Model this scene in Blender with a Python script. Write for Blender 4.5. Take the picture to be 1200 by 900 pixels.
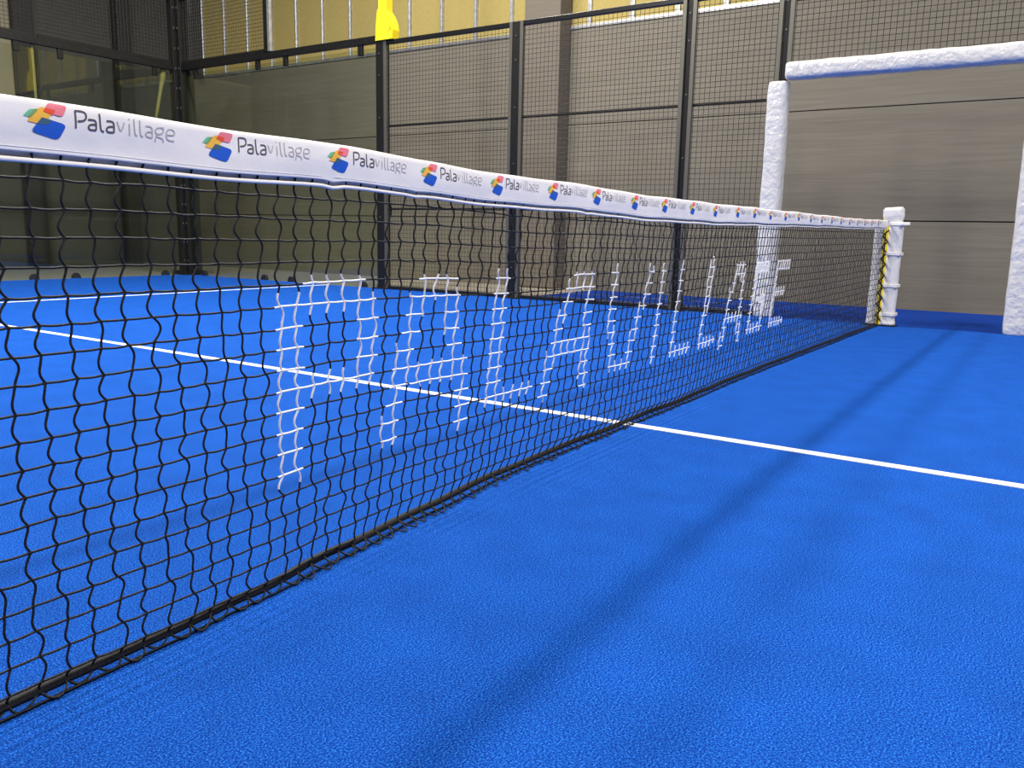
import bpy, bmesh, math, random
from mathutils import Vector, Matrix, noise
random.seed(7)
S = bpy.context.scene
COL = S.collection
for o in list(bpy.data.objects):
    bpy.data.objects.remove(o)

# ---------------------------------------------------------------- camera
cam = bpy.data.cameras.new('camera')
cam.sensor_width = 36.0
cam.lens = 29.4877
cam.clip_start = 0.02
cam.clip_end = 100
co = bpy.data.objects.new('camera', cam)
COL.objects.link(co)
_r = (0.559055, -0.828878, 0.020496)
_u = (0.137112, 0.116801, 0.983645)
_f = (0.817715, 0.547101, -0.178947)
co.matrix_world = Matrix(((_r[0], _u[0], -_f[0], -2.99788), (_r[1], _u[1], -_f[1], -1.39688),
                          (_r[2], _u[2], -_f[2], 0.753847), (0, 0, 0, 1)))
S.camera = co

# ---------------------------------------------------------------- world, exposure
w = bpy.data.worlds.new('world')
w.use_nodes = True
w.node_tree.nodes['Background'].inputs[0].default_value = (0.9, 0.95, 1.0, 1)
w.node_tree.nodes['Background'].inputs[1].default_value = 0.3
S.world = w
S.view_settings.view_transform = 'Standard'
S.view_settings.look = 'None'
S.view_settings.exposure = -0.62
S.view_settings.gamma = 1.0
S.view_settings.use_curve_mapping = False
# lamp rows hanging over the court: (y, z, depth along y, watts)
LAMP_ROWS = [(4.1, 7.0, 0.5, 500), (6.0, 7.0, 0.6, 330), (-4.1, 7.0, 0.5, 380), (-6.0, 7.0, 0.6, 200)]
LAMP_X = (-3.6, 0.0, 3.6)

# ---------------------------------------------------------------- materials
def mat(name, col, rough=0.6, metal=0.0, spec=0.5, **kw):
    m = bpy.data.materials.new(name)
    m.use_nodes = True
    b = m.node_tree.nodes['Principled BSDF']
    b.inputs['Base Color'].default_value = (*col, 1)
    b.inputs['Roughness'].default_value = rough
    b.inputs['Metallic'].default_value = metal
    b.inputs['Specular IOR Level'].default_value = spec
    for k, v in kw.items():
        b.inputs[k.replace('_', ' ')].default_value = v
    return m

def nodes(m):
    nt = m.node_tree
    return nt, nt.nodes, nt.links, nt.nodes['Principled BSDF']

def add_noise(m, c1, c2, scale=20, detail=4, stretch=(1, 1, 1), lo=0.3, hi=0.7, bump=0.0, bscale=None, bdist=0.002, rough=0.5):
    nt, N, L, b = nodes(m)
    tc = N.new('ShaderNodeTexCoord')
    mp = N.new('ShaderNodeMapping')
    mp.inputs['Scale'].default_value = stretch
    L.new(tc.outputs['Object'], mp.inputs['Vector'])
    nz = N.new('ShaderNodeTexNoise')
    nz.inputs['Scale'].default_value = scale
    nz.inputs['Detail'].default_value = detail
    nz.inputs['Roughness'].default_value = rough
    L.new(mp.outputs[0], nz.inputs['Vector'])
    cr = N.new('ShaderNodeValToRGB')
    cr.color_ramp.elements[0].position = lo
    cr.color_ramp.elements[1].position = hi
    cr.color_ramp.elements[0].color = (*c1, 1)
    cr.color_ramp.elements[1].color = (*c2, 1)
    L.new(nz.outputs['Fac'], cr.inputs[0])
    L.new(cr.outputs[0], b.inputs['Base Color'])
    if bump:
        bn = N.new('ShaderNodeBump')
        bn.inputs['Strength'].default_value = bump
        bn.inputs['Distance'].default_value = bdist
        src = nz
        if bscale:
            src = N.new('ShaderNodeTexNoise')
            src.inputs['Scale'].default_value = bscale
            src.inputs['Detail'].default_value = 3
            L.new(mp.outputs[0], src.inputs['Vector'])
        L.new(src.outputs['Fac'], bn.inputs['Height'])
        L.new(bn.outputs[0], b.inputs['Normal'])
    return m

M = {}
def turf(name, dark, mid, light):
    m = mat(name, mid, 0.95, spec=0.08)
    nt, N, L, b = nodes(m)
    tc = N.new('ShaderNodeTexCoord')
    n1 = N.new('ShaderNodeTexNoise'); n1.inputs['Scale'].default_value = 290; n1.inputs['Detail'].default_value = 3; n1.inputs['Roughness'].default_value = 0.7
    n2 = N.new('ShaderNodeTexNoise'); n2.inputs['Scale'].default_value = 6; n2.inputs['Detail'].default_value = 5
    n3 = N.new('ShaderNodeTexVoronoi'); n3.inputs['Scale'].default_value = 170
    for n in (n1, n2, n3):
        L.new(tc.outputs['Object'], n.inputs['Vector'])
    r1 = N.new('ShaderNodeValToRGB')
    e = r1.color_ramp.elements
    e[0].position = 0.36; e[0].color = (*dark, 1)
    e[1].position = 0.66; e[1].color = (*light, 1)
    k = r1.color_ramp.elements.new(0.5); k.color = (*mid, 1)
    L.new(n1.outputs['Fac'], r1.inputs[0])
    r2 = N.new('ShaderNodeMapRange'); r2.inputs['From Min'].default_value = 0.3; r2.inputs['From Max'].default_value = 0.7
    r2.inputs['To Min'].default_value = 0.9; r2.inputs['To Max'].default_value = 1.08
    L.new(n2.outputs['Fac'], r2.inputs['Value'])
    hs = N.new('ShaderNodeHueSaturation')
    L.new(r1.outputs[0], hs.inputs['Color'])
    L.new(r2.outputs[0], hs.inputs['Value'])
    # sparse pale specks (sand grains and lint)
    r3 = N.new('ShaderNodeValToRGB'); r3.color_ramp.elements[0].position = 0.0; r3.color_ramp.elements[0].color = (0.2, 0.2, 0.2, 1)
    r3.color_ramp.elements[1].position = 0.09; r3.color_ramp.elements[1].color = (0, 0, 0, 1)
    L.new(n3.outputs['Distance'], r3.inputs[0])
    mx = N.new('ShaderNodeMix'); mx.data_type = 'RGBA'
    mx.inputs[7].default_value = (0.15, 0.42, 0.8, 1)
    L.new(r3.outputs[0], mx.inputs[0]); L.new(hs.outputs[0], mx.inputs[6])
    L.new(mx.outputs[2], b.inputs['Base Color'])
    bp = N.new('ShaderNodeBump'); bp.inputs['Strength'].default_value = 0.6; bp.inputs['Distance'].default_value = 0.004
    L.new(n1.outputs['Fac'], bp.inputs['Height']); L.new(bp.outputs[0], b.inputs['Normal'])
    return m
M['turf'] = turf('blue_turf', (0.001, 0.019, 0.19), (0.003, 0.060, 0.38), (0.03, 0.21, 0.72))
M['turf2'] = turf('shaded_blue_turf', (0.004, 0.03, 0.22), (0.008, 0.05, 0.34), (0.02, 0.085, 0.46))  # court turf darkened: the shade beyond the fence is put into the colour
M['line'] = add_noise(mat('white_line_turf', (0.85, 0.86, 0.88), 0.9, spec=0.1), (0.7, 0.73, 0.78), (0.95, 0.95, 0.95), 220, 2, bump=0.5, bdist=0.003)
M['cord'] = add_noise(mat('black_cord', (0.012, 0.012, 0.012), 0.65, spec=0.35), (0.003, 0.003, 0.003), (0.035, 0.034, 0.03), 420, 2, lo=0.5, hi=0.74, bump=0.6, bdist=0.0006)
M['wcord'] = add_noise(mat('white_cord', (0.85, 0.85, 0.85), 0.7), (0.7, 0.7, 0.72), (0.95, 0.95, 0.95), 420, 2, bump=0.5, bdist=0.0006)
M['tape'] = add_noise(mat('white_tape_fabric', (0.88, 0.855, 0.83), 0.6, spec=0.4), (0.83, 0.805, 0.785), (0.9, 0.875, 0.85), 9, 3, bump=0.12, bscale=26, bdist=0.01)
M['stitch'] = mat('white_stitching', (0.8, 0.8, 0.8), 0.7)
M['pad'] = add_noise(mat('white_plastic_film', (0.7, 0.7, 0.69), 0.1, spec=0.9), (0.66, 0.66, 0.65), (0.73, 0.73, 0.72), 8, 3, stretch=(1, 1, 1), bump=0.8, bscale=17, bdist=0.02)
M['postpad'] = add_noise(mat('white_vinyl', (0.8, 0.79, 0.77), 0.5), (0.76, 0.75, 0.73), (0.84, 0.83, 0.81), 12, 3, bump=0.25, bscale=24, bdist=0.01)
M['yellow'] = mat('yellow_paint', (0.95, 0.72, 0.015), 0.5)
M['steel'] = add_noise(mat('black_steel', (0.01, 0.01, 0.01), 0.42, spec=0.35), (0.007, 0.007, 0.007), (0.014, 0.0135, 0.013), 30, 3)
M['rail'] = mat('glossy_black_rail', (0.012, 0.012, 0.012), 0.25, spec=0.7)
M['flange'] = mat('lit_steel_flange', (0.16, 0.155, 0.13), 0.42, metal=0.6)  # paler than the black steel: light on the flanges is in the colour
M['wire'] = mat('dark_wire', (0.02, 0.018, 0.015), 0.45, spec=0.5)
M['galv'] = add_noise(mat('galvanised_stud', (0.6, 0.61, 0.62), 0.38, metal=0.8), (0.5, 0.52, 0.54), (0.75, 0.76, 0.78), 18, 3)
def wallmat(name, a, c, streak=True, bump=0.25):
    return add_noise(mat(name, a, 0.8, spec=0.25), a, c, 9 if streak else 4, 8, stretch=(1, 0.12, 3.2) if streak else (1, 1, 1), lo=0.2, hi=0.8, bump=bump, bscale=60, bdist=0.006, rough=0.66)
M['conc'] = wallmat('grey_beige_concrete', (0.165, 0.150, 0.117), (0.245, 0.224, 0.178))
M['conc2'] = wallmat('column_concrete', (0.15, 0.132, 0.105), (0.20, 0.176, 0.142))
M['dimwall'] = wallmat('dimmed_grey_cladding', (0.075, 0.076, 0.066), (0.095, 0.096, 0.084), False)  # dim light at the hall's far end is painted into this grey
M['darkcol'] = mat('dark_column_paint', (0.03, 0.03, 0.03), 0.6)
M['tan'] = wallmat('tan_panel', (0.33, 0.30, 0.20), (0.38, 0.345, 0.24), False)
M['board'] = add_noise(mat('yellow_insulation_board', (0.5, 0.4, 0.1), 0.9, spec=0.1), (0.36, 0.285, 0.095), (0.50, 0.41, 0.15), 45, 6, lo=0.25, hi=0.75, rough=0.7, bump=0.4, bdist=0.004)
M['slab'] = wallmat('hall_floor_slab', (0.27, 0.25, 0.2), (0.34, 0.31, 0.26), False)
M['hall'] = mat('hall_wall', (0.33, 0.32, 0.29), 0.9)
M['ceil'] = mat('ceiling_paint', (0.38, 0.375, 0.36), 0.9)
M['rubber'] = mat('black_rubber', (0.012, 0.012, 0.014), 0.6)
M['gap'] = mat('dark_joint', (0.02, 0.02, 0.018), 0.9)
M['strap'] = mat('pale_yellow_strap', (0.33, 0.29, 0.11), 0.7)

def glass():
    m = bpy.data.materials.new('tinted_safety_glass')
    m.use_nodes = True
    nt = m.node_tree
    N, L = nt.nodes, nt.links
    N.remove(N['Principled BSDF'])
    t = N.new('ShaderNodeBsdfTransparent'); t.inputs[0].default_value = (0.86, 0.89, 0.84, 1)
    g = N.new('ShaderNodeBsdfGlossy'); g.inputs[0].default_value = (0.9, 0.95, 0.9, 1); g.inputs['Roughness'].default_value = 0.015
    fr = N.new('ShaderNodeFresnel')
    ge = N.new('ShaderNodeNewGeometry')          # same reflectance on both faces of the pane
    mr = N.new('ShaderNodeMapRange'); mr.inputs['To Min'].default_value = 1.5; mr.inputs['To Max'].default_value = 1 / 1.5
    L.new(ge.outputs['Backfacing'], mr.inputs['Value']); L.new(mr.outputs[0], fr.inputs[0])
    mx = N.new('ShaderNodeMixShader')
    L.new(fr.outputs[0], mx.inputs[0]); L.new(t.outputs[0], mx.inputs[1]); L.new(g.outputs[0], mx.inputs[2])
    L.new(mx.outputs[0], N['Material Output'].inputs[0])
    return m
M['glass'] = glass()
def emis(name, col, s):
    m = bpy.data.materials.new(name); m.use_nodes = True
    b = m.node_tree.nodes['Principled BSDF']
    b.inputs['Base Color'].default_value = (*col, 1)
    b.inputs['Emission Color'].default_value = (*col, 1)
    b.inputs['Emission Strength'].default_value = s
    return m
M['led'] = emis('led_diffuser', (1, 0.98, 0.95), 4)
for nm, c in dict(lgreen=(0.16, 0.52, 0.34), lorange=(0.93, 0.5, 0.07), lpink=(0.87, 0.22, 0.27), lblue=(0.015, 0.11, 0.58), lgo=(0.22, 0.36, 0.11),
                  lro=(0.85, 0.09, 0.035), lbo=(0.05, 0.13, 0.19), ldark=(0.1, 0.09, 0.1), llight=(0.47, 0.455, 0.455)).items():
    M[nm] = mat('print_' + nm[1:], c, 0.6, spec=0.3)

# ---------------------------------------------------------------- mesh helpers
class MB:
    def __init__(s):
        s.v = []; s.f = []; s.m = []
    def poly(s, pts, mi=0):
        n = len(s.v); s.v += [tuple(q) for q in pts]; s.f.append(tuple(range(n, n + len(pts)))); s.m.append(mi)
    def box(s, a, b, mi=0):
        x0, y0, z0 = (min(a[i], b[i]) for i in range(3)); x1, y1, z1 = (max(a[i], b[i]) for i in range(3))
        n = len(s.v)
        s.v += [(x0, y0, z0), (x1, y0, z0), (x1, y1, z0), (x0, y1, z0), (x0, y0, z1), (x1, y0, z1), (x1, y1, z1), (x0, y1, z1)]
        for q in ((0, 3, 2, 1), (4, 5, 6, 7), (0, 1, 5, 4), (1, 2, 6, 5), (2, 3, 7, 6), (3, 0, 4, 7)):
            s.f.append(tuple(n + i for i in q)); s.m.append(mi)
        return s
    def tube(s, pts, r, k=5, up=Vector((0, 1, 0)), mi=0, cap=False):
        P = [Vector(q) for q in pts]; n0 = len(s.v)
        for i, q in enumerate(P):
            t = (P[min(i + 1, len(P) - 1)] - P[max(i - 1, 0)])
            if t.length < 1e-9: t = Vector((0, 0, 1))
            t.normalize()
            u = up if abs(t.dot(up)) < 0.95 else Vector((1, 0, 0))
            a = t.cross(u).normalized(); b = a.cross(t)
            rr = r[i] if isinstance(r, (list, tuple)) else r
            for j in range(k):
                an = 2 * math.pi * j / k
                s.v.append(tuple(q + a * (rr * math.cos(an)) + b * (rr * math.sin(an))))
        for i in range(len(P) - 1):
            for j in range(k):
                a0 = n0 + i * k + j; a1 = n0 + i * k + (j + 1) % k
                s.f.append((a0, a1, a1 + k, a0 + k)); s.m.append(mi)
        if cap:
            s.f.append(tuple(n0 + j for j in range(k))[::-1]); s.m.append(mi)
            e = n0 + (len(P) - 1) * k
            s.f.append(tuple(e + j for j in range(k))); s.m.append(mi)
        return s
    def lathe_sweep(s, pts, prof, up, mi=0):
        # sweep closed 2D profile(i) -> list of (a,b) along straight pts
        P = [Vector(q) for q in pts]; n0 = len(s.v); k = None
        t = (P[-1] - P[0]).normalized(); a = t.cross(up).normalized(); b = a.cross(t)
        for i, q in enumerate(P):
            pr = prof(i); k = len(pr)
            for (x, y) in pr:
                s.v.append(tuple(q + a * x + b * y))
        for i in range(len(P) - 1):
            for j in range(k):
                a0 = n0 + i * k + j; a1 = n0 + i * k + (j + 1) % k
                s.f.append((a0, a1, a1 + k, a0 + k)); s.m.append(mi)
        s.f.append(tuple(n0 + j for j in range(k))[::-1]); s.m.append(mi)
        e = n0 + (len(P) - 1) * k
        s.f.append(tuple(e + j for j in range(k))); s.m.append(mi)
        return s
    def mesh(s, name, mats, smooth=False):
        me = bpy.data.meshes.new(name)
        me.from_pydata(s.v, [], s.f)
        for m in (mats if isinstance(mats, (list, tuple)) else [mats]):
            me.materials.append(m)
        if any(s.m): me.polygons.foreach_set('material_index', s.m)
        if smooth: me.polygons.foreach_set('use_smooth', [True] * len(s.f))
        me.update()
        return me
    def build(s, name, mats, parent=None, smooth=False, kind=None, bevel=0):
        o = bpy.data.objects.new(name, s.mesh(name, mats, smooth))
        return fin(o, parent, kind, bevel)

def fin(o, parent=None, kind=None, bevel=0):
    COL.objects.link(o)
    if parent is not None:
        o.parent = parent
        if parent.type == 'EMPTY':
            o.matrix_parent_inverse = parent.matrix_basis.inverted()
    if kind: o['kind'] = kind
    if bevel:
        b = o.modifiers.new('bevel', 'BEVEL'); b.width = bevel; b.segments = 2; b.limit_method = 'ANGLE'
    return o

def thing(name, loc, label, cat, group=None):
    o = bpy.data.objects.new(name, None)
    o.location = loc
    o.empty_display_size = 0.1
    COL.objects.link(o)
    return tag(o, label, cat, group)

def tag(o, label, cat, group=None):
    o['label'] = label; o['category'] = cat
    if group: o['group'] = group
    return o

def structure(o, label=None, cat=None):
    o['kind'] = 'structure'
    if label: o['label'] = label
    if cat: o['category'] = cat
    return o

def lerp(x, xs, ys):
    if x <= xs[0]: return ys[0]
    for i in range(len(xs) - 1):
        if x <= xs[i + 1]:
            t = (x - xs[i]) / (xs[i + 1] - xs[i]); t = t * t * (3 - 2 * t)
            return ys[i] + (ys[i + 1] - ys[i]) * t
    return ys[-1]

# ================================================================ THE HALL
XW, YB, ZC = 7.1, 13.2, 8.2
XL, YF = -12.0, -14.0
fl = structure(MB().box((XL, YF, -0.2), (XW + 0.3, YB + 0.3, 0.0 - 0.006)).build('floor', M['slab']), 'grey beige concrete hall floor outside the court', 'floor')
structure(MB().box((5.03, -10.03, -0.1), (XW, 4.02, -0.003)).build('floor_strip', M['turf2']), 'blue turf strip with shade in its colour, between the fence and the hall wall', 'floor')
turf_o = structure(MB().box((-5.03, -10.03, -0.15), (5.03, 10.03, 0.0)).build('floor_court', M['turf']), 'bright blue artificial turf of the padel court', 'floor')
MB().box((-0.025, -7.15, -0.01), (0.025, 7.15, 0.0025)).build('court_line', M['line'], turf_o)
for y in (6.95, -6.95):
    MB().box((-5.0, y - 0.025, -0.01), (5.0, y + 0.025, 0.0025)).build('court_line', M['line'], turf_o)

wr = structure(MB().box((XW + 0.02, YF, 0), (XW + 0.3, YB + 0.3, ZC)).build('wall_right', M['gap']), 'concrete panel hall wall with yellow insulation boards above', 'wall')
zs = [(-0.02, 0.945), (0.957, 2.165), (2.175, 3.375)]
ys = [(YF, -7.5), (-7.49, 4.8), (4.81, YB)]
for (z0, z1) in zs:
    for (y0, y1) in ys:
        MB().box((XW, y0, z0), (XW + 0.05, y1, z1)).build('concrete_panel', M['conc'], wr, bevel=0.004)
# yellow boards between galvanised studs
MB().box((XW - 0.015, -2.5, 3.378), (XW + 0.03, 12.21, 3.425)).build('stud_track', M['galv'], wr)
sy = 12.21
studs = []
while sy > -2.5:
    studs.append(sy); sy -= 0.611
for i, y in enumerate(studs):
    mb = MB()
    mb.box((XW - 0.01, y - 0.028, 3.425), (XW + 0.03, y - 0.018, ZC)); mb.box((XW - 0.01, y + 0.018, 3.425), (XW + 0.03, y + 0.028, ZC))
    mb.box((XW + 0.005, y - 0.02, 3.425), (XW + 0.03, y + 0.02, ZC))
    mb.build('stud', M['galv'], wr)
    if i < len(studs) - 1:
        MB().box((XW + 0.015, studs[i + 1] + 0.03, 3.425), (XW + 0.04, y - 0.03, 5.95)).build('insulation_board', M['board'], wr)
        MB().box((XW + 0.015, studs[i + 1] + 0.03, 5.96), (XW + 0.04, y - 0.03, ZC)).build('insulation_board', M['board'], wr)
MB().box((XW, 12.24, 3.385), (XW + 0.05, YB, ZC)).build('concrete_panel', M['dimwall'], wr)
MB().box((XW, YF, 3.385), (XW + 0.05, -2.53, ZC)).build('concrete_panel', M['conc'], wr)

colo = MB().box((6.80, 4.53, 0), (XW, 5.08, ZC)).build('concrete_column', M['conc2'], None, bevel=0.012)
tag(colo, 'grey brown concrete column standing against the hall wall behind the mesh fence', 'column')

wb = structure(MB().box((XL, YB, 0), (XW + 0.02, YB + 0.3, ZC)).build('wall_back', M['dimwall']), 'grey hall wall behind the back glass, dim light put into its colour', 'wall')
MB().box((1.2, YB - 0.05, 2.2), (4.22, YB, 4.6)).build('tan_panel', M['tan'], wb)
for (x0, x1, z0, z1) in ((4.24, 5.9, 0.0, 2.2), (4.24, 5.9, 2.21, 4.4), (6.17, XW, 0, 2.6), (6.17, XW, 2.61, 5.4)):
    MB().box((x0, YB - 0.03, z0), (x1, YB, z1)).build('cladding_panel', M['dimwall'], wb, bevel=0.004)
c2 = MB().box((5.92, YB - 0.25, 0), (6.17, YB - 0.03, ZC)).build('steel_column', M['darkcol'], None, bevel=0.01)
tag(c2, 'dark steel column standing behind the back glass panels', 'column')
c3 = MB().box((4.20, YB - 0.2, 0), (4.5, YB - 0.05, ZC)).build('steel_column', M['darkcol'], None, bevel=0.01)
tag(c3, 'dark column beside the tan wall panel at the left edge', 'column')
structure(MB().box((XL - 0.3, YF, 0), (XL, YB, ZC)).build('wall_left', M['hall']), 'plain hall wall on the far left side', 'wall')
structure(MB().box((XL - 0.3, YF - 0.3, 0), (XW + 0.3, YF, ZC)).build('wall_front', M['hall']), 'plain hall wall behind the camera', 'wall')
structure(MB().box((XL - 0.3, YF - 0.3, ZC), (XW + 0.3, YB + 0.3, ZC + 0.2)).build('ceiling', M['ceil']), 'pale hall ceiling above the court', 'ceiling')

# ---------------------------------------------------------------- lamps
for (ly, lz, ld, lw) in LAMP_ROWS:
    for lx in LAMP_X:
        t = thing('ceiling_lamp', (lx, ly, lz), 'long white LED lamp hanging on rods from the hall ceiling over the court', 'lamp', 'LED lamps over the court')
        MB().box((lx - 0.75, ly - ld / 2 - 0.03, lz + 0.03), (lx + 0.75, ly + ld / 2 + 0.03, lz + 0.10)).build('lamp_housing', M['ceil'], t, bevel=0.01)
        MB().box((lx - 0.72, ly - ld / 2, lz + 0.012), (lx + 0.72, ly + ld / 2, lz + 0.03)).build('diffuser', M['led'], t)
        for s in (-0.6, 0.6):
            MB().tube([(lx + s, ly, lz + 0.1), (lx + s, ly, ZC)], 0.006, 6).build('rod', M['steel'], t)
        L = bpy.data.lights.new('lamp_light', 'AREA')
        L.shape = 'RECTANGLE'; L.size = 1.44; L.size_y = ld; L.energy = lw; L.color = (1.0, 0.94, 0.86)
        lo = bpy.data.objects.new('lamp_light', L)
        lo.location = (lx, ly, lz)
        fin(lo, t)

# ================================================================ FENCE
XF = 5.06
def post(y, x=XF, h=3.0, wdt=0.1, label='', foot=True, base=0.0):
    t = thing('fence_post', (x, y, base), label, 'post', 'black fence posts')
    MB().box((x - wdt / 2, y - wdt / 2, base), (x + wdt / 2, y + wdt / 2, h)).build('post_body', M['steel'], t, bevel=0.006)
    if foot:
        mb = MB()
        mb.box((x - 0.11, y - 0.11, base), (x + 0.11, y + 0.11, base + 0.012))
        mb.build('base_plate', M['steel'], t)
        for s in (-1, 1):
            g = MB()
            yy = y + s * wdt / 2
            for dx in (-0.006, 0.006):
                pts = [(x + dx, yy, base + 0.012), (x + dx, yy + s * 0.055, base + 0.012), (x + dx, yy + s * 0.055, base + 0.04), (x + dx, yy, base + 0.14)]
                g.poly(pts if dx * s > 0 else pts[::-1])
            for (a, b) in ((1, 2), (2, 3), (3, 0), (0, 1)):
                p0, p1 = g.v[a], g.v[b]; q0, q1 = g.v[4 + a], g.v[4 + b]
                if s > 0: pass
                g.poly([(x - 0.006, p0[1], p0[2]), (x - 0.006, p1[1], p1[2]), (x + 0.006, p1[1], p1[2]), (x + 0.006, p0[1], p0[2])])
            g.build('gusset', M['steel'], t)
    # bolt heads on the court side
    for z in (0.35, 0.9, 1.5, 2.1, 2.6, 2.85):
        if base < z < h:
            MB().tube([(x - wdt / 2 - 0.008, y, z), (x - wdt / 2, y, z)], 0.009, 6, up=Vector((0, 0, 1)), cap=True).build('bolt', M['flange'], t)
    return t
post(6.0, wdt=0.12, label='black fence post between the side glass and the mesh, below the yellow pole')
post(4.0, wdt=0.10, label='black fence post in front of the concrete column, second from the side glass')
post(2.0, wdt=0.06, label='black fence post nearest the padded gate on its far side')
post(1.07, wdt=0.055, label='black gate post rising above the left padded upright', foot=False)
post(-1.0, wdt=0.08, label='black gate post inside the right padded upright', foot=False)
post(-2.0, wdt=0.10, label='black fence post just past the right padded upright')

def mesh_panel(y0, y1, z0, z1, rails, label, x=5.035, axis='y', stiles=True, sp=0.05, group='black wire mesh fence panels'):
    # panel spans y0..y1 (axis 'y', at x) or x0..x1 (axis 'x', at y=x)
    def P(a, z, d=0.0):
        return (x + d, a, z) if axis == 'y' else (a, x + d, z)
    t = thing('mesh_panel', P((y0 + y1) / 2, z0), label, 'fence panel', group)
    def bx(a0, a1, za, zb, d0, d1):
        return MB().box(P(a0, za, d0), P(a1, zb, d1))
    if stiles:
        bx(y0, y0 + 0.04, z0, z1, -0.03, 0.012).build('frame_stile', M['flange'], t, bevel=0.003)
        bx(y1 - 0.04, y1, z0, z1, -0.03, 0.012).build('frame_stile', M['flange'], t, bevel=0.003)
    bx(y0, y1, z1 - 0.05, z1, -0.022, 0.03).build('top_rail', M['rail'], t, bevel=0.006)
    bx(y0, y1, z0, z0 + 0.04, -0.02, 0.02).build('bottom_rail', M['steel'], t, bevel=0.004)
    for z in rails:
        bx(y0, y1, z - 0.013, z + 0.013, 0.004, 0.03).build('mid_rail', M['steel'], t)
    mb = MB(); r = 0.0025
    n = int(round((y1 - y0) / sp))
    for i in range(1, n):
        a = y0 + (y1 - y0) * i / n
        mb.tube([P(a, z0 + 0.02), P(a, z1 - 0.02)], r, 4, up=Vector((1, 0, 0)))
    n = int(round((z1 - z0) / sp))
    for i in range(1, n):
        z = z0 + (z1 - z0) * i / n
        mb.tube([P(y0, z, -2 * r), P(y1, z, -2 * r)], r, 4, up=Vector((0, 0, 1)))
    mb.build('wire_mesh', M['wire'], t, kind='stuff')
    return t
mesh_panel(4.05, 5.94, 0.0, 3.0, (1.0, 2.0), 'black wire mesh fence panel right beside the side glass')
mesh_panel(2.032, 3.95, 0.0, 3.0, (1.0, 2.0), 'black wire mesh fence panel with the concrete column behind its left part')
mesh_panel(1.10, 1.968, 0.0, 3.0, (1.0, 2.0), 'narrow black wire mesh fence panel left of the padded gate')
mesh_panel(-0.96, 1.04, 2.22, 3.0, (), 'black wire mesh panel above the white padded crossbar')
mesh_panel(-1.95, -1.04, 0.0, 3.0, (1.0, 2.0), 'black wire mesh fence panel right of the padded gate')

# ---------------------------------------------------------------- glass walls
GX = 5.045
def glass_panel(a0, a1, axis, label):
    t = thing('glass_screen', ((GX, (a0 + a1) / 2, 0) if axis == 'y' else ((a0 + a1) / 2, 10.045, 0)), label, 'glass screen', 'clear glass court walls')
    def P(a, z, d):
        return (GX + d, a, z) if axis == 'y' else (a, 10.045 + d, z)
    g = 0.004
    MB().box(P(a0 + g, 0.004, -0.006), P(a1 - g, 2.93, 0.006)).build('glass_pane', M['glass'], t)
    for a in (a0 + 0.28, a1 - 0.28):
        MB().box(P(a - 0.035, 2.86, -0.022), P(a + 0.035, 2.985, 0.022)).build('glass_clamp', M['steel'], t, bevel=0.006)
        # half-round floor clamp
        mb = MB(); ring = []
        for j in range(9):
            an = math.pi * j / 8
            ring.append((a + 0.06 * math.cos(an), 0.075 * math.sin(an)))
        fa = [P(u, v, -0.02) for u, v in ring]; fb = [P(u, v, 0.02) for u, v in ring]
        mb.poly(fa); mb.poly(fb[::-1])
        for j in range(9):
            k = (j + 1) % 9
            mb.poly([fa[j], fa[k], fb[k], fb[j]])
        mb.build('floor_clamp', M['rubber'], t)
    return t
glass_panel(6.07, 8.0, 'y', 'clear glass panel of the side wall, beside the wire mesh fence')
glass_panel(8.0, 9.93, 'y', 'clear glass panel of the side wall, next to the corner post')
for i, lb in enumerate(('clear glass panel of the back wall next to the corner post', 'clear glass panel of the back wall at the left edge of the picture',
                        'clear glass panel at the middle of the back wall', 'clear glass panel of the back wall, fourth from the corner post')):
    a1 = 4.93 - 2 * i if i == 0 else 5.0 - 2 * i
    glass_panel(3.0 - 2 * i, a1, 'x', lb)
# steel channel over the glass
o = MB().box((GX - 0.03, 6.06, 2.985), (GX + 0.04, 9.93, 3.07)).build('glass_top_rail', M['steel'], None, bevel=0.005)
tag(o, 'black steel rail running along the top of the side glass', 'rail')
o = MB().box((-3.0, 10.045 - 0.03, 2.985), (4.93, 10.045 + 0.04, 3.07)).build('glass_top_rail', M['steel'], None, bevel=0.005)
tag(o, 'black steel rail running along the top of the back glass', 'rail')
mesh_panel(8.1, 9.92, 3.07, 4.0, (), 'wire mesh panel above the side glass beside the corner post', x=GX, stiles=False)
mesh_panel(3.0, 4.92, 3.07, 4.0, (), 'wire mesh panel above the back glass beside the corner post', x=10.045, axis='x', stiles=False)
mesh_panel(1.0, 2.96, 3.07, 4.0, (), 'wire mesh panel above the back glass at the upper left edge', x=10.045, axis='x', stiles=False)
t = thing('upper_post', (GX, 8.05, 3.07), 'short steel post standing on the side glass rail at the mesh end', 'post')
MB().box((GX - 0.04, 8.02, 3.07), (GX + 0.04, 8.1, 4.0)).build('post_body', M['steel'], t, bevel=0.005)
MB().box((GX - 0.045, 7.97, 3.07), (GX + 0.0, 8.02, 4.0)).build('post_flange', M['galv'], t, bevel=0.003)
t = thing('corner_post', (5.06, 10.06, 0), 'thick black corner post between the side glass and the back glass', 'post')
MB().box((5.0, 9.94, 0), (5.12, 10.12, 4.05)).build('post_body', M['steel'], t, bevel=0.006)
MB().box((4.94, 10.01, 0), (5.0, 10.12, 4.05)).build('post_body', M['steel'], t, bevel=0.004)
MB().box((5.13, 9.90, 0), (5.2, 10.05, 4.05)).build('post_body', M['darkcol'], t, bevel=0.004)
for k in range(14):
    for (xx, yy) in ((4.968, 10.008), (4.998, 9.97)):
        z = 0.2 + k * 0.28
        MB().box((xx - 0.006, yy - 0.006, z), (xx + 0.006, yy + 0.006, z + 0.03)).build('slot', M['flange'], t)
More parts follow.
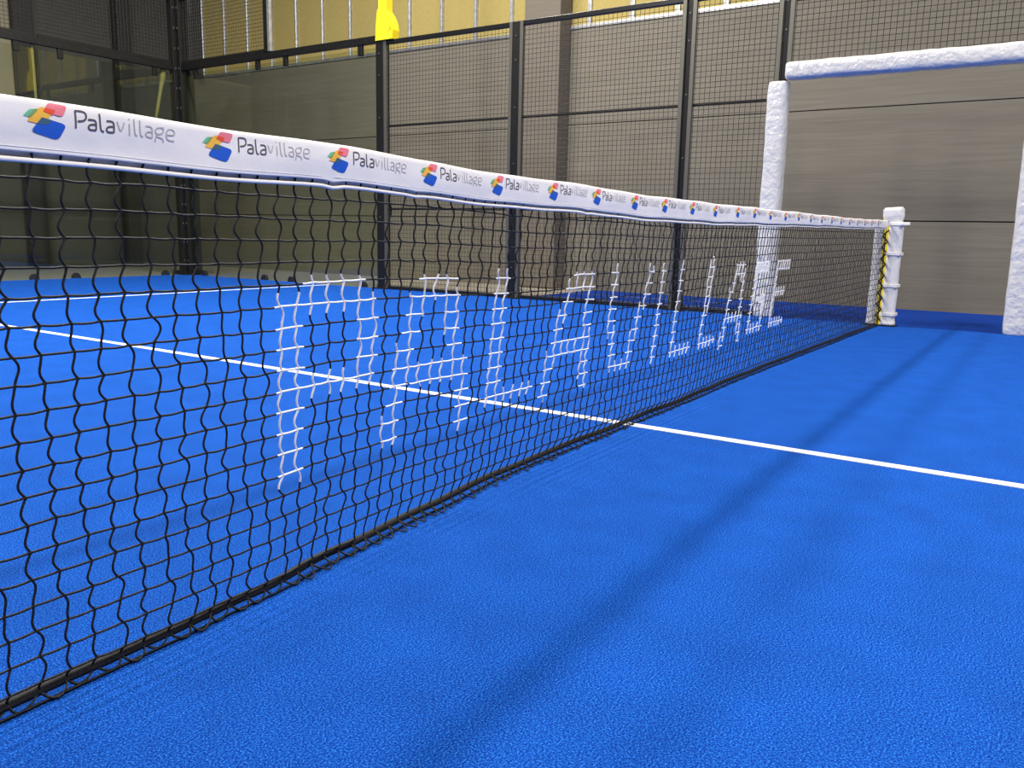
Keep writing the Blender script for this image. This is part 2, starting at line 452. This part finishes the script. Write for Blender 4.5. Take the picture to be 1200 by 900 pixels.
MB().box((4.88, 9.88, 0), (5.14, 10.12, 0.014)).build('base_plate', M['steel'], t)
for (a, b) in (((4.80, 10.03), (4.95, 10.05)), ((5.03, 9.79), (5.05, 9.95))):
    MB().box((a[0], a[1], 0.01), (b[0], b[1], 0.07)).build('gusset', M['steel'], t)
# yellow padded light pole standing on the mesh post
t = thing('yellow_pole', (5.06, 5.95, 3.0), 'bright yellow pole with rounded gusset plate on top of the black post', 'pole')
MB().box((5.0, 5.885, 3.0), (5.12, 6.015, 6.2)).build('pole_body', M['yellow'], t, bevel=0.006)
mb = MB()
prof = [(6.05, 3.0), (5.775, 3.0), (5.765, 3.10), (5.78, 3.18), (5.815, 3.25), (5.86, 3.31), (5.90, 3.345), (6.015, 3.35), (6.035, 3.2)]
for dx in (0.0, 0.1): pass
fa = [(4.985, y, z) for y, z in prof]; fb = [(5.10, y, z) for y, z in prof]
mb.poly(fa); mb.poly(fb[::-1])
for j in range(len(prof)):
    k = (j + 1) % len(prof); mb.poly([fa[k], fa[j], fb[j], fb[k]])
mb.build('gusset_plate', M['yellow'], t)
for (y, z) in ((5.81, 3.13), (5.83, 3.10), (5.8, 3.11)):
    MB().tube([(4.98, y, z), (4.986, y, z)], 0.006, 6, up=Vector((0, 0, 1)), cap=True).build('rivet', M['steel'], t)
# straps hanging behind the back glass
o = MB().tube([(4.83, 10.12, 3.02), (4.82, 10.12, 2.86), (4.78, 10.12, 2.7), (4.72, 10.12, 2.45), (4.66, 10.12, 2.2)], [0.04, 0.045, 0.028, 0.024, 0.022], 8, cap=True).build('yellow_strap', M['strap'], None, True)
tag(o, 'pale yellow strap hanging slanted behind the back glass near the corner', 'strap')
o = MB().box((2.93, 10.085, 2.15), (2.96, 10.1, 3.05)).build('yellow_strap', M['strap'], None)
tag(o, 'thin pale yellow strap hanging straight behind the back glass at left', 'strap')

# ================================================================ PADDED GATE
def sleeve(name, p0, p1, up, hw, hd, seed, label):
    P0, P1 = Vector(p0), Vector(p1); ln = (P1 - P0).length
    n = int(ln / 0.012); K = 40
    pts = [P0 + (P1 - P0) * (i / n) for i in range(n + 1)]
    def prof(i):
        s = i / n * ln; out = []
        endf = 1 - 0.10 * math.exp(-min(s, ln - s) / 0.02)
        for j in range(K):
            an = 2 * math.pi * j / K
            c, sn = math.cos(an), math.sin(an)
            e = 0.55
            x = math.copysign(abs(c) ** e, c); y = math.copysign(abs(sn) ** e, sn)
            d = noise.noise(Vector((s * 5 + seed, c * 0.9, sn * 0.9))) * 0.05
            ph = s * 16 + an * 1.6 + 2.2 * noise.noise(Vector((s * 2.2 + seed, c, sn)))
            d += 0.035 * abs(math.sin(ph)) * (0.35 + noise.noise(Vector((s * 3 + seed * 2, c * 1.3, sn * 1.3))))
            k = (1 + d) * endf
            out.append((x * hw * k, y * hd * k))
        return out
    mb = MB().lathe_sweep(pts, prof, Vector(up))
    o = mb.build(name, M['pad'], None, True)
    return tag(o, label, 'padding')
sleeve('padding_sleeve', (5.035, 1.095, 0.0), (5.035, 1.095, 2.145), (1, 0, 0), 0.092, 0.09, 1.3, 'white plastic wrapped upright pad on the left side of the gate')
sleeve('padding_sleeve', (5.035, -1.0, 0.0), (5.035, -0.985, 2.145), (1, 0, 0), 0.092, 0.09, 5.1, 'white plastic wrapped upright pad at the right edge of the picture')
sleeve('padding_sleeve', (5.03, 1.03, 2.235), (5.03, -1.12, 2.225), (0, 0, 1), 0.085, 0.078, 9.7, 'white plastic wrapped crossbar pad over the gate opening')

# ================================================================ NET
def ytop(x): return 0.04 + 0.02 * (x - 5)
def ztop(x): return lerp(x, [-5, -2.38, -2.1, -1.7, -1.42, -1.1, 0.19, 3.48, 4.6, 5], [0.935, 0.929, 0.925, 0.923, 0.911, 0.905, 0.891, 0.896, 0.909, 0.915]) + 0.0015 * math.sin(x * 7.3) + 0.001 * math.sin(x * 17 + 1)
def hgt(x): return lerp(x, [-2.4, -1.4, 0.2, 3.4, 5], [0.092, 0.087, 0.092, 0.074, 0.076])
def ybot(x): return lerp(x, [-5, -2.46, -2.325, -2.16, -1.96, -1.69, -1.34, -0.87, 0.02, 1.83, 4, 4.9], [-0.13, -0.116, -0.109, -0.104, -0.089, -0.054, -0.022, 0.018, 0.026, 0.047, 0.041, 0.035])
def zrow0(x): return lerp(x, [-5, -2.4, -1.7, -0.7, 0.3, 1.8, 5], [0.645, 0.643, 0.640, 0.621, 0.613, 0.622, 0.634])
DX, DZ, X0 = 0.0472, 0.0432, -1.8765
NET_R = 4.90
def ynet(x, z):
    t = max(0.0, min(1.0, z / (ztop(x))))
    return ybot(x) + (ytop(x) - ybot(x)) * t + 0.004 * noise.noise(Vector((x * 2, z * 3, 0.4)))

STROKES = [
 (0, [(0.5, 1.0), (0.5, 8.9)], 0.85), (0, [(2, 0.5), (4.6, 0.5)], 0.85), (0, [(1, 0.9), (5.5, 0.9)], 0.55), (0, [(5.5, 1.2), (5.6, 4.4)], 0.75), (0, [(1, 5), (5.6, 5)], 0.6),
 (1, [(9.6, 1.2), (9.3, 2), (9, 3), (8.6, 4), (8.5, 5), (8.2, 6), (8, 7), (7.6, 8), (7.5, 8.9)], 0.72), (1, [(10, 0.5), (12.2, 0.5)], 0.75), (1, [(12.5, 1.0), (12.5, 2.5), (12.9, 4), (13.5, 5.5), (14, 7), (14.1, 8.9)], 0.72), (1, [(9.6, 5.5), (13.8, 5.5)], 0.7),
 (2, [(17.5, 0), (17.5, 8)], 0.8), (2, [(17.5, 8), (22, 8)], 0.5),
 (3, [(26.2, 0.9), (26, 2), (25.5, 3), (25.2, 4), (25, 5), (24.5, 6), (24.3, 7), (24, 8.8)], 0.66), (3, [(27, 0.45), (28.8, 0.45)], 0.75), (3, [(29, 0.4), (29.3, 4), (29.7, 8.6)], 0.68), (3, [(25, 5.5), (29.5, 5.5)], 0.62),
 (4, [(32.6, -0.3), (33, 2), (33.5, 5), (34, 7), (34.3, 8)], 0.6), (4, [(39.4, -0.3), (39.3, 2), (38.5, 3), (38, 4), (37.3, 6), (37, 7), (36.6, 8)], 0.62), (4, [(34.3, 8), (37, 8)], 0.5),
 (5, [(42, -0.3), (42, 8.2)], 0.45),
 (6, [(46, -0.5), (46, 8)], 0.45), (6, [(46, 8), (50, 8)], 0.5),
 (7, [(53.5, -0.4), (53.4, 4.6)], 0.66), (7, [(53, 5), (53, 8)], 0.45), (7, [(53, 8), (56.6, 8)], 0.55),
 (8, [(61.4, 0.8), (60.4, 3), (60, 6), (59.3, 8.8)], 0.62), (8, [(61.5, 0.4), (63, 0.4)], 0.75), (8, [(63.4, 0.5), (64.1, 5), (64.7, 8.6)], 0.62), (8, [(60, 6), (64.5, 6)], 0.6),
 (9, [(67.8, 0.6), (67.8, 8)], 0.7), (9, [(68, 0.5), (72, 0.5)], 0.75), (9, [(68, 8), (72.3, 8)], 0.6), (9, [(72, 4.6), (72, 8)], 0.6), (9, [(70.4, 4.5), (72, 4.5)], 0.5),
 (10, [(76, 0.5), (76, 8)], 0.5), (10, [(76, 0.5), (80.6, 0.5)], 0.75), (10, [(76, 4), (80, 4)], 0.55), (10, [(76, 8), (80.6, 8)], 0.6)]
def segd(px, py, a, b):
    dx, dy = b[0] - a[0], b[1] - a[1]
    t = ((px - a[0]) * dx + (py - a[1]) * dy) / (dx * dx + dy * dy + 1e-12)
    t = max(0, min(1, t))
    return math.hypot(px - a[0] - t * dx, py - a[1] - t * dy)
BB = {}
for l, p, h in STROKES:
    lo = min(q[0] for q in p) - h; hi = max(q[0] for q in p) + h
    BB.setdefault(l, [9e9, -9e9]); BB[l][0] = min(BB[l][0], lo); BB[l][1] = max(BB[l][1], hi)
def letter(u, v):
    if v < -1.2 or v > 10: return -1
    for l, (lo, hi) in BB.items():
        if lo <= u <= hi:
            for (k, p, h) in STROKES:
                if k == l:
                    for i in range(len(p) - 1):
                        if segd(u, v, p[i], p[i + 1]) <= h: return l
    return -1

net = thing('net', (0, ytop(0), 0), 'black padel net with white printed headband stretched across the blue court', 'net')
black = MB(); white = [MB() for _ in range(11)]
KMIN = int(math.floor((-4.9 - X0) / DX)); KMAX = int(math.floor((NET_R - X0) / DX))
RTOP = -5
node = {}
def rowbot(x): return int((zrow0(x) - 0.035) / DZ)
for k in range(KMIN, KMAX + 1):
    xk = X0 + k * DX
    nb = rowbot(xk)
    ph = random.random() * 6
    for r in range(RTOP, nb + 1):
        x = xk + 0.0022 * math.sin(r * 0.9 + ph) + random.uniform(-0.0012, 0.0012) + 0.006 * noise.noise(Vector((xk * 0.7, r * 0.25, 3.1)))
        z = zrow0(xk) - r * DZ + random.uniform(-0.0010, 0.0010) + 0.004 * noise.noise(Vector((xk * 1.5, r * 0.2, 7.7)))
        if r == RTOP: z = ztop(xk) - 0.066
        node[k, r] = Vector((x, ynet(xk, z), z))
def strand(pts, uv, r, sides):
    # split a strand where the cord changes from black to white
    i = 0; n = len(pts) - 1
    cols = [letter((uv[j][0] + uv[j + 1][0]) / 2, (uv[j][1] + uv[j + 1][1]) / 2) for j in range(n)]
    while i < n:
        j = i
        while j < n and cols[j] == cols[i]: j += 1
        tgt = black if cols[i] < 0 else white[cols[i]]
        tgt.tube(pts[i:j + 1], r * (1.0 if cols[i] < 0 else 1.12), sides)
        i = j
OCT = [(1, 0, 0), (-1, 0, 0), (0, 1, 0), (0, -1, 0), (0, 0, 1), (0, 0, -1)]
OF = [(0, 2, 4), (2, 1, 4), (1, 3, 4), (3, 0, 4), (2, 0, 5), (1, 2, 5), (3, 1, 5), (0, 3, 5)]
def knot(p, tgt, s):
    n = len(tgt.v)
    for (a, b, c) in OCT:
        tgt.v.append((p.x + (a * 0.8 - c * 0.35) * s, p.y + b * s * 0.9, p.z + (c * 1.1 - a * 0.35) * s))
    for f in OF:
        tgt.f.append(tuple(n + i for i in f)); tgt.m.append(0)
RAD = 0.0021
for k in range(KMIN, KMAX + 1):
    xk = X0 + k * DX; nb = rowbot(xk)
    near = xk < 0.3
    for r in range(RTOP, nb + 1):
        a = node[k, r]
        if r > RTOP:
            l = letter(k, r)
            knot(a, black if l < 0 else white[l], 0.0036)
            b = node.get((k + 1, r))
            if b is not None:
                n = 6 if near else 4
                sag = random.uniform(0.0, 0.0022)
                pts = []; uv = []
                for i in range(n + 1):
                    t = i / n
                    q = a.lerp(b, t); q.z -= sag * math.sin(math.pi * t)
                    pts.append(q); uv.append((k + t, r))
                strand(pts, uv, RAD, 5 if near else 4)
        b = node.get((k, r + 1))
        if b is not None:
            n = 8 if near else 5
            A = random.gauss(0.0068, 0.0024) * (1 if random.random() < 0.86 else -0.8)
            if r > 9: A *= random.choice((1, 1, -1))
            B = random.uniform(0.25, 0.65) * 0.0035
            yj = random.uniform(-0.002, 0.002)
            pts = []; uv = []
            for i in range(n + 1):
                t = i / n
                q = a.lerp(b, t)
                q.x += -A * math.sin(math.pi * t) + B * math.sin(2 * math.pi * t)
                q.y += yj * math.sin(math.pi * t)
                pts.append(q); uv.append((k, r + t))
            strand(pts, uv, RAD, 5 if near else 4)
    # lower edge: last cell gathered round the bottom rope, slack loop on the turf
    a = node[k, nb]
    yb = ybot(xk)
    q1 = Vector((a.x + random.uniform(-0.004, 0.004), yb + 0.014, 0.020 + 0.006 * noise.noise(Vector((xk * 3, 0, 0)))))
    black.tube([a, a.lerp(q1, 0.5) + Vector((-0.004, 0, 0)), q1], RAD, 4)
    xn = xk + DX
    sl = lerp(xk, [-2.6, -2.1, -1.5, -0.3, 1.0], [-0.002, 0.004, 0.020, 0.016, 0.006]) + 0.012 * random.uniform(-0.6, 1)
    loop = []; lj = random.uniform(-0.012, 0.012)
    for i in range(7):
        t = i / 6; s = math.sin(math.pi * t)
        loop.append((xk + DX * t + lj * s, yb + 0.014 - (0.010 + sl) * s ** 0.6, 0.020 - 0.016 * s ** 0.7))
    black.tube(loop, RAD * 1.1, 4)
black.build('netting', M['cord'], net, True, kind='stuff')
for i, ch in enumerate('PALAVILLAGE'):
    o = white[i].build('net_letter', M['wcord'], net, True)
    o['label'] = 'white cord letter %s woven in the net' % ch
# bottom rope
pts = []; x = -4.9
while x < NET_R:
    pts.append((x, ybot(x) + 0.016 + 0.003 * noise.noise(Vector((x * 4, 0, 1))), 0.019 + 0.006 * noise.noise(Vector((x * 3, 0, 0)))))
    x += 0.04
o = MB().tube(pts, 0.0095, 8).build('bottom_rope', M['cord'], net, True)
# second thinner cord lying on the turf
pts2 = [(p[0], p[1] - 0.016 - 0.012 * noise.noise(Vector((p[0] * 2.1, 5, 1))), 0.005) for p in pts]
MB().tube(pts2, 0.0022, 5).build('ground_cord', M['cord'], net, True)
# top steel cable
MB().tube([(x0 / 10, ytop(x0 / 10), ztop(x0 / 10) - 0.008) for x0 in range(-50, 51)], 0.0045, 6).build('cable', M['steel'], net, True)

# headband: folded strip, front flap shorter than back flap
PINCH = [(-1.735, 1.0), (-1.47, 0.5), (-0.62, 0.6), (0.86, 0.5), (1.9, 0.7), (2.65, 0.9), (3.3, 0.6)]
def crease(x):
    return sum(a * math.exp(-((x - c) / 0.02) ** 2) for c, a in PINCH)
def front_y(x, v):
    # offset of front flap towards the camera (negative y) at depth v below the top edge
    if v < 0.006: b = -0.0075 * math.sqrt(max(v, 0) / 0.006)
    else: b = -0.0075 - 0.0022 * math.sin(min(1, (v - 0.006) / 0.06) * math.pi)
    wv = 0.0016 * noise.noise(Vector((x * 9, v * 14, 0))) + 0.0022 * noise.noise(Vector((x * 3 + v * 20, v * 9, 4)))
    return b + wv * min(1, v / 0.015) + 0.0022 * crease(x) * min(1, v / 0.02) * math.sin(x * 70 + v * 40)
def fp(x, v, off=0.0):
    return (x, ytop(x) + front_y(x, v) - off, ztop(x) - v + 0.0)
mb = MB(); n0 = 0; nx = 700; prof_n = None
for i in range(nx + 1):
    x = -4.9 + (NET_R + 4.9) * i / nx
    h = hgt(x); fl_ = h * 0.84; cz = 0.004 * crease(x)
    row = []
    for v in (fl_, fl_ * 0.96, fl_ * 0.85, fl_ * 0.7, fl_ * 0.55, fl_ * 0.4, fl_ * 0.25, 0.012, 0.006, 0.003, 0.001, 0.0):
        p = list(fp(x, v)); p[2] -= cz * v / fl_; row.append(tuple(p))
    for (dy, v) in ((0.004, 0.001), (0.0075, 0.006), (0.008, 0.02), (0.008, 0.05), (0.0065, h * 0.86), (0.006, h * 0.92), (0.003, h * 0.998), (-0.003, h * 1.003), (-0.0052, h * 0.998), (-0.0056, h * 0.935), (-0.003, h * 0.92), (0.0, h * 0.918)):
        row.append((x, ytop(x) + dy, ztop(x) - v - cz))
    prof_n = len(row)
    mb.v += row
for i in range(nx):
    for j in range(prof_n - 1):
        a = i * prof_n + j
        mb.f.append((a, a + prof_n, a + prof_n + 1, a + 1)); mb.m.append(0)
hb = mb.build('headband', M['tape'], net, True)
hb['label'] = 'white fabric headband printed with coloured logos'
sm = hb.modifiers.new('thick', 'SOLIDIFY'); sm.thickness = 0.0012; sm.offset = -1
mb = MB()
for v0 in (0.765,):
    pts = []
    for i in range(241):
        x = -4.85 + 9.7 * i / 240
        pts.append(fp(x, hgt(x) * v0, 0.0004))
    mb.tube(pts, 0.0005, 4)
mb.build('stitching', M['stitch'], hb)

POLY = {'lgreen': [(-34.6, 27.1), (-23.4, 16.4), (-10.4, 15.0), (-21.9, 27.3)], 'lorange': [(-30.1, 33.6), (-7.9, 11.1), (15.3, 13.4), (3.2, 26.9), (-12.8, 35.4)],
        'lpink': [(-4.0, 17.2), (5.8, 3.9), (34.4, 5.1), (25.1, 22.3)], 'lblue': [(-24.2, 47.1), (-6.7, 26.0), (31.0, 32.6), (17.4, 55.8)],
        'lgo': [(-21.9, 27.3), (-10.4, 15.0), (-16.1, 15.4), (-27.4, 27.6)], 'lro': [(-4.0, 17.2), (0.2, 11.9), (15.3, 13.4), (9.9, 21.4)], 'lbo': [(-14.8, 36.4), (-6.7, 26.0), (9.3, 28.5), (0.7, 35.9)]}
LET = [('d', [(46.4, 9.6), (45.7, 35.7)]), ('d', [(46.3, 10.1), (58.4, 9.6), (63.6, 12), (63.6, 18.4), (59.4, 23.5), (49.2, 25.0)]), ('d', [(66.1, 20.6), (76.6, 19.8), (79.7, 22.7), (78.8, 34.7)]),
       ('d', [(79.4, 26.5), (70.6, 27.1), (66.2, 30.2), (66.8, 34.0), (69.9, 35.4), (78.8, 34.7)]), ('d', [(86.2, 9.1), (86.2, 32.0), (88.8, 35.1), (92.1, 35.2)]),
       ('d', [(97.3, 18.6), (107.0, 17.9), (110.2, 21.1), (109.3, 34.4)]), ('d', [(109.8, 25.8), (101.2, 26.4), (96.4, 30.0), (97.0, 34.1), (100.6, 35.2), (109.3, 34.4)]),
       ('l', [(115.8, 16.7), (121.0, 34.5), (128.5, 16.7)]), ('l', [(137.2, 17.4), (136.9, 35.1)]), ('l', [(136.5, 10.4), (138.3, 10.7)]), ('l', [(146.1, 8.9), (146.1, 32.8), (150.5, 34.6)]),
       ('l', [(156.6, 9.0), (156.0, 32.9), (161.4, 34.4)]), ('l', [(166.9, 16.9), (176.2, 16.5), (179.1, 19.5), (178.2, 34.0)]), ('l', [(178.8, 24.8), (170.1, 25.1), (166.1, 28.8), (167.4, 33.4), (178.2, 34.0)]),
       ('l', [(202.2, 14.9), (188.7, 16.6), (184.7, 20.3), (185.0, 25.5), (189.6, 26.9), (196.1, 25.4), (200.2, 21.4), (199.8, 17.2), (196.7, 15.6)]),
       ('l', [(186.7, 27.2), (185.3, 30.6), (192.5, 31.5), (198.8, 33.4), (199.5, 38.5)]), ('l', [(185.1, 32.8), (183.5, 39.5)]),
       ('l', [(206.7, 25.4), (221.0, 25.0), (222.4, 18.5), (217.7, 15.6), (209.5, 16.4), (206.0, 20.6), (205.4, 30.0), (208.4, 34.0), (220.5, 34.0)])]
def rounded(pts, k=0.28):
    n = len(pts); out = []
    for i in range(n):
        a, b, c = Vector(pts[i - 1]), Vector(pts[i]), Vector(pts[(i + 1) % n])
        p = b + (a - b) * k; q = b + (c - b) * k
        for j in range(6):
            t = j / 5
            out.append(p * (1 - t) ** 2 + b * (2 * t * (1 - t)) + q * t * t)
    return out
def smooth_path(p):
    if len(p) < 3: return [Vector(a) for a in p]
    p = [Vector(a) for a in p]
    for _ in range(2):
        q = [p[0]]
        for i in range(len(p) - 1):
            q.append(p[i] * 0.75 + p[i + 1] * 0.25); q.append(p[i] * 0.25 + p[i + 1] * 0.75)
        q.append(p[-1]); p = q
    return p
def put_logo(xc, sx, sv, v0):
    order = ['lgreen', 'lorange', 'lpink', 'lblue', 'lgo', 'lro', 'lbo']
    e = MB()
    for mi, nm in enumerate(order):
        off = 0.0007 + 0.00022 * (0 if mi < 1 else 1 if mi == 1 else 2 if mi < 4 else 3)
        pts = rounded(POLY[nm], 0.24 if mi < 4 else 0.1)
        c = sum(pts, Vector((0, 0))) / len(pts)
        # fan in two rings so the print follows the folds
        def W(q): return fp(xc + q.x * 0.001 * sx, v0 + q.y * 0.001 * sv, off)
        n = len(pts)
        for i in range(n):
            a, b = pts[i], pts[(i + 1) % n]
            am, bm = (a + c) / 2, (b + c) / 2
            e.poly([W(c), W(bm), W(am)], mi); e.poly([W(am), W(bm), W(b), W(a)], mi)
    e.build('printed_emblem', [M[n] for n in order], hb)
    tx = MB()
    for kind, p in LET:
        P = smooth_path(p); hw = 1.35 if kind == 'd' else 1.05
        # resample long straight strokes
        Q = [P[0]]
        for i in range(1, len(P)):
            d = (P[i] - P[i - 1]).length; m = max(1, int(d / 6))
            for j in range(1, m + 1): Q.append(P[i - 1].lerp(P[i], j / m))
        L_, R_ = [], []
        for i, q in enumerate(Q):
            t = Q[min(i + 1, len(Q) - 1)] - Q[max(i - 1, 0)]
            if t.length < 1e-6: t = Vector((1, 0))
            t.normalize(); nn = Vector((-t.y, t.x)) * hw
            L_.append(q + nn); R_.append(q - nn)
        def W(q): return fp(xc + q.x * 0.001 * sx, v0 + q.y * 0.001 * sv, 0.0008)
        for i in range(len(Q) - 1):
            tx.poly([W(L_[i]), W(L_[i + 1]), W(R_[i + 1]), W(R_[i])], 0 if kind == 'd' else 1)
    tx.build('printed_wordmark', [M['ldark'], M['llight']], hb)
LX = [-2.323, -2.02, -1.724, -1.426, -1.139, -0.844, -0.567, -0.275, -0.01, 0.28, 0.551, 0.849, 1.107, 1.379]
while LX[-1] < 4.4: LX.append(LX[-1] + 0.277)
while LX[0] > -4.6: LX.insert(0, LX[0] - 0.297)
for i, x in enumerate(LX):
    sv = lerp(x, [-2.4, 0, 2, 5], [1.0, 1.0, 0.88, 0.85])
    put_logo(x, 0.97 if x < 0 else 0.9, sv, 0.0 if x < -2.2 else 0.002)

# ================================================================ NET POSTS
def net_post(x, y, s, label):
    # s = +1: net arrives from -x side
    t = thing('net_post', (x, y, 0), label, 'net post', 'padded net posts')
    MB().box((x - 0.035, y - 0.035, 0.0), (x + 0.035, y + 0.035, 0.985)).build('post_core', M['yellow'], t, bevel=0.006)
    MB().box((x - 0.07, y - 0.15, 0.0), (x + 0.07, y + 0.10, 0.012)).build('base_plate', M['steel'], t)
    def half(cy, rx, ry, seed, name, z0, z1):
        n = 60; K = 28
        def prof(i):
            out = []; z = z0 + (z1 - z0) * i / n
            fl = 1 + 0.16 * max(0, 1 - (z - z0) / 0.05)
            for j in range(K):
                an = 2 * math.pi * j / K; c, sn = math.cos(an), math.sin(an)
                xx = math.copysign(abs(c) ** 0.6, c); yy = math.copysign(abs(sn) ** 0.6, sn)
                d = 1 + 0.05 * noise.noise(Vector((z * 5 + seed, c, sn))) + 0.02 * noise.noise(Vector((z * 16 + seed, c * 2, sn * 2)))
                out.append((xx * rx * d * fl, yy * ry * d * fl))
            return out
        pts = [(x, cy, z0 + (z1 - z0) * i / n) for i in range(n + 1)]
        return MB().lathe_sweep(pts, prof, Vector((0, 1, 0))).build(name, M['postpad'], t, True)
    half(y - 0.074, 0.060, 0.056, 1.0, 'padding', 0.012, 0.90)
    half(y + 0.058, 0.055, 0.040, 6.0, 'padding', 0.012, 0.88)
    # wrapped top, wider than the pad
    n = 16; K = 28
    def prof(i):
        q = i / n; out = []
        r = 0.066 + 0.018 * min(1, q * 2.2) - (0.012 if q > 0.92 else 0)
        for j in range(K):
            an = 2 * math.pi * j / K; c, sn = math.cos(an), math.sin(an)
            d = 1 + 0.05 * noise.noise(Vector((q * 3, c * 1.5, sn * 1.5 + 3))) + 0.03 * math.sin(an * 9 + q * 3)
            out.append((math.copysign(abs(c) ** 0.7, c) * r * 0.85 * d, math.copysign(abs(sn) ** 0.7, sn) * r * d))
        return out
    MB().lathe_sweep([(x, y - 0.05 + 0.01 * i / n, 0.89 + 0.135 * i / n) for i in range(n + 1)], prof, Vector((0, 1, 0))).build('wrapped_top', M['postpad'], t, True)
    for z in (0.885, 0.63, 0.355, 0.105):
        mb = MB()
        ring = [(x - 0.066, y - 0.02), (x - 0.066, y - 0.134), (x + 0.066, y - 0.137), (x + 0.066, y - 0.02)]
        for i in range(3):
            a, b = ring[i], ring[i + 1]
            mb.box((min(a[0], b[0]) - 0.003, min(a[1], b[1]) - 0.003, z - 0.013), (max(a[0], b[0]) + 0.003, max(a[1], b[1]) + 0.003, z + 0.013))
        mb.build('strap', M['tape'], t, bevel=0.002)
    MB().box((x - 0.075 * s - 0.008, y - 0.19, 0.875), (x - 0.075 * s + 0.008, y - 0.12, 0.9)).build('strap_end', M['tape'], t, bevel=0.003)
    return t
net_post(5.0, 0.05, 1, 'white padded net post with yellow core standing in the gate opening')
net_post(-5.02, -0.13, -1, 'white padded net post at the near end of the net')
# cords lacing the net edge to the post
for (xa, xb, yy) in ((NET_R - 0.02, 4.955, 0.05), (-4.9, -4.985, -0.14)):
    pts = []
    for i in range(33):
        z = 0.05 + 0.78 * i / 32
        pts.append((xa if i % 2 else xb, ynet(xa, z) if i % 2 else yy - 0.02 + 0.04 * ((i // 2) % 2), z))
    MB().tube(pts, 0.0075, 5).build('lacing', M['cord'], net, True)
    MB().tube([(xa, ynet(xa, z_ / 10), z_ / 10) for z_ in range(0, 9)], 0.006, 6).build('edge_cord', M['cord'], net, True)
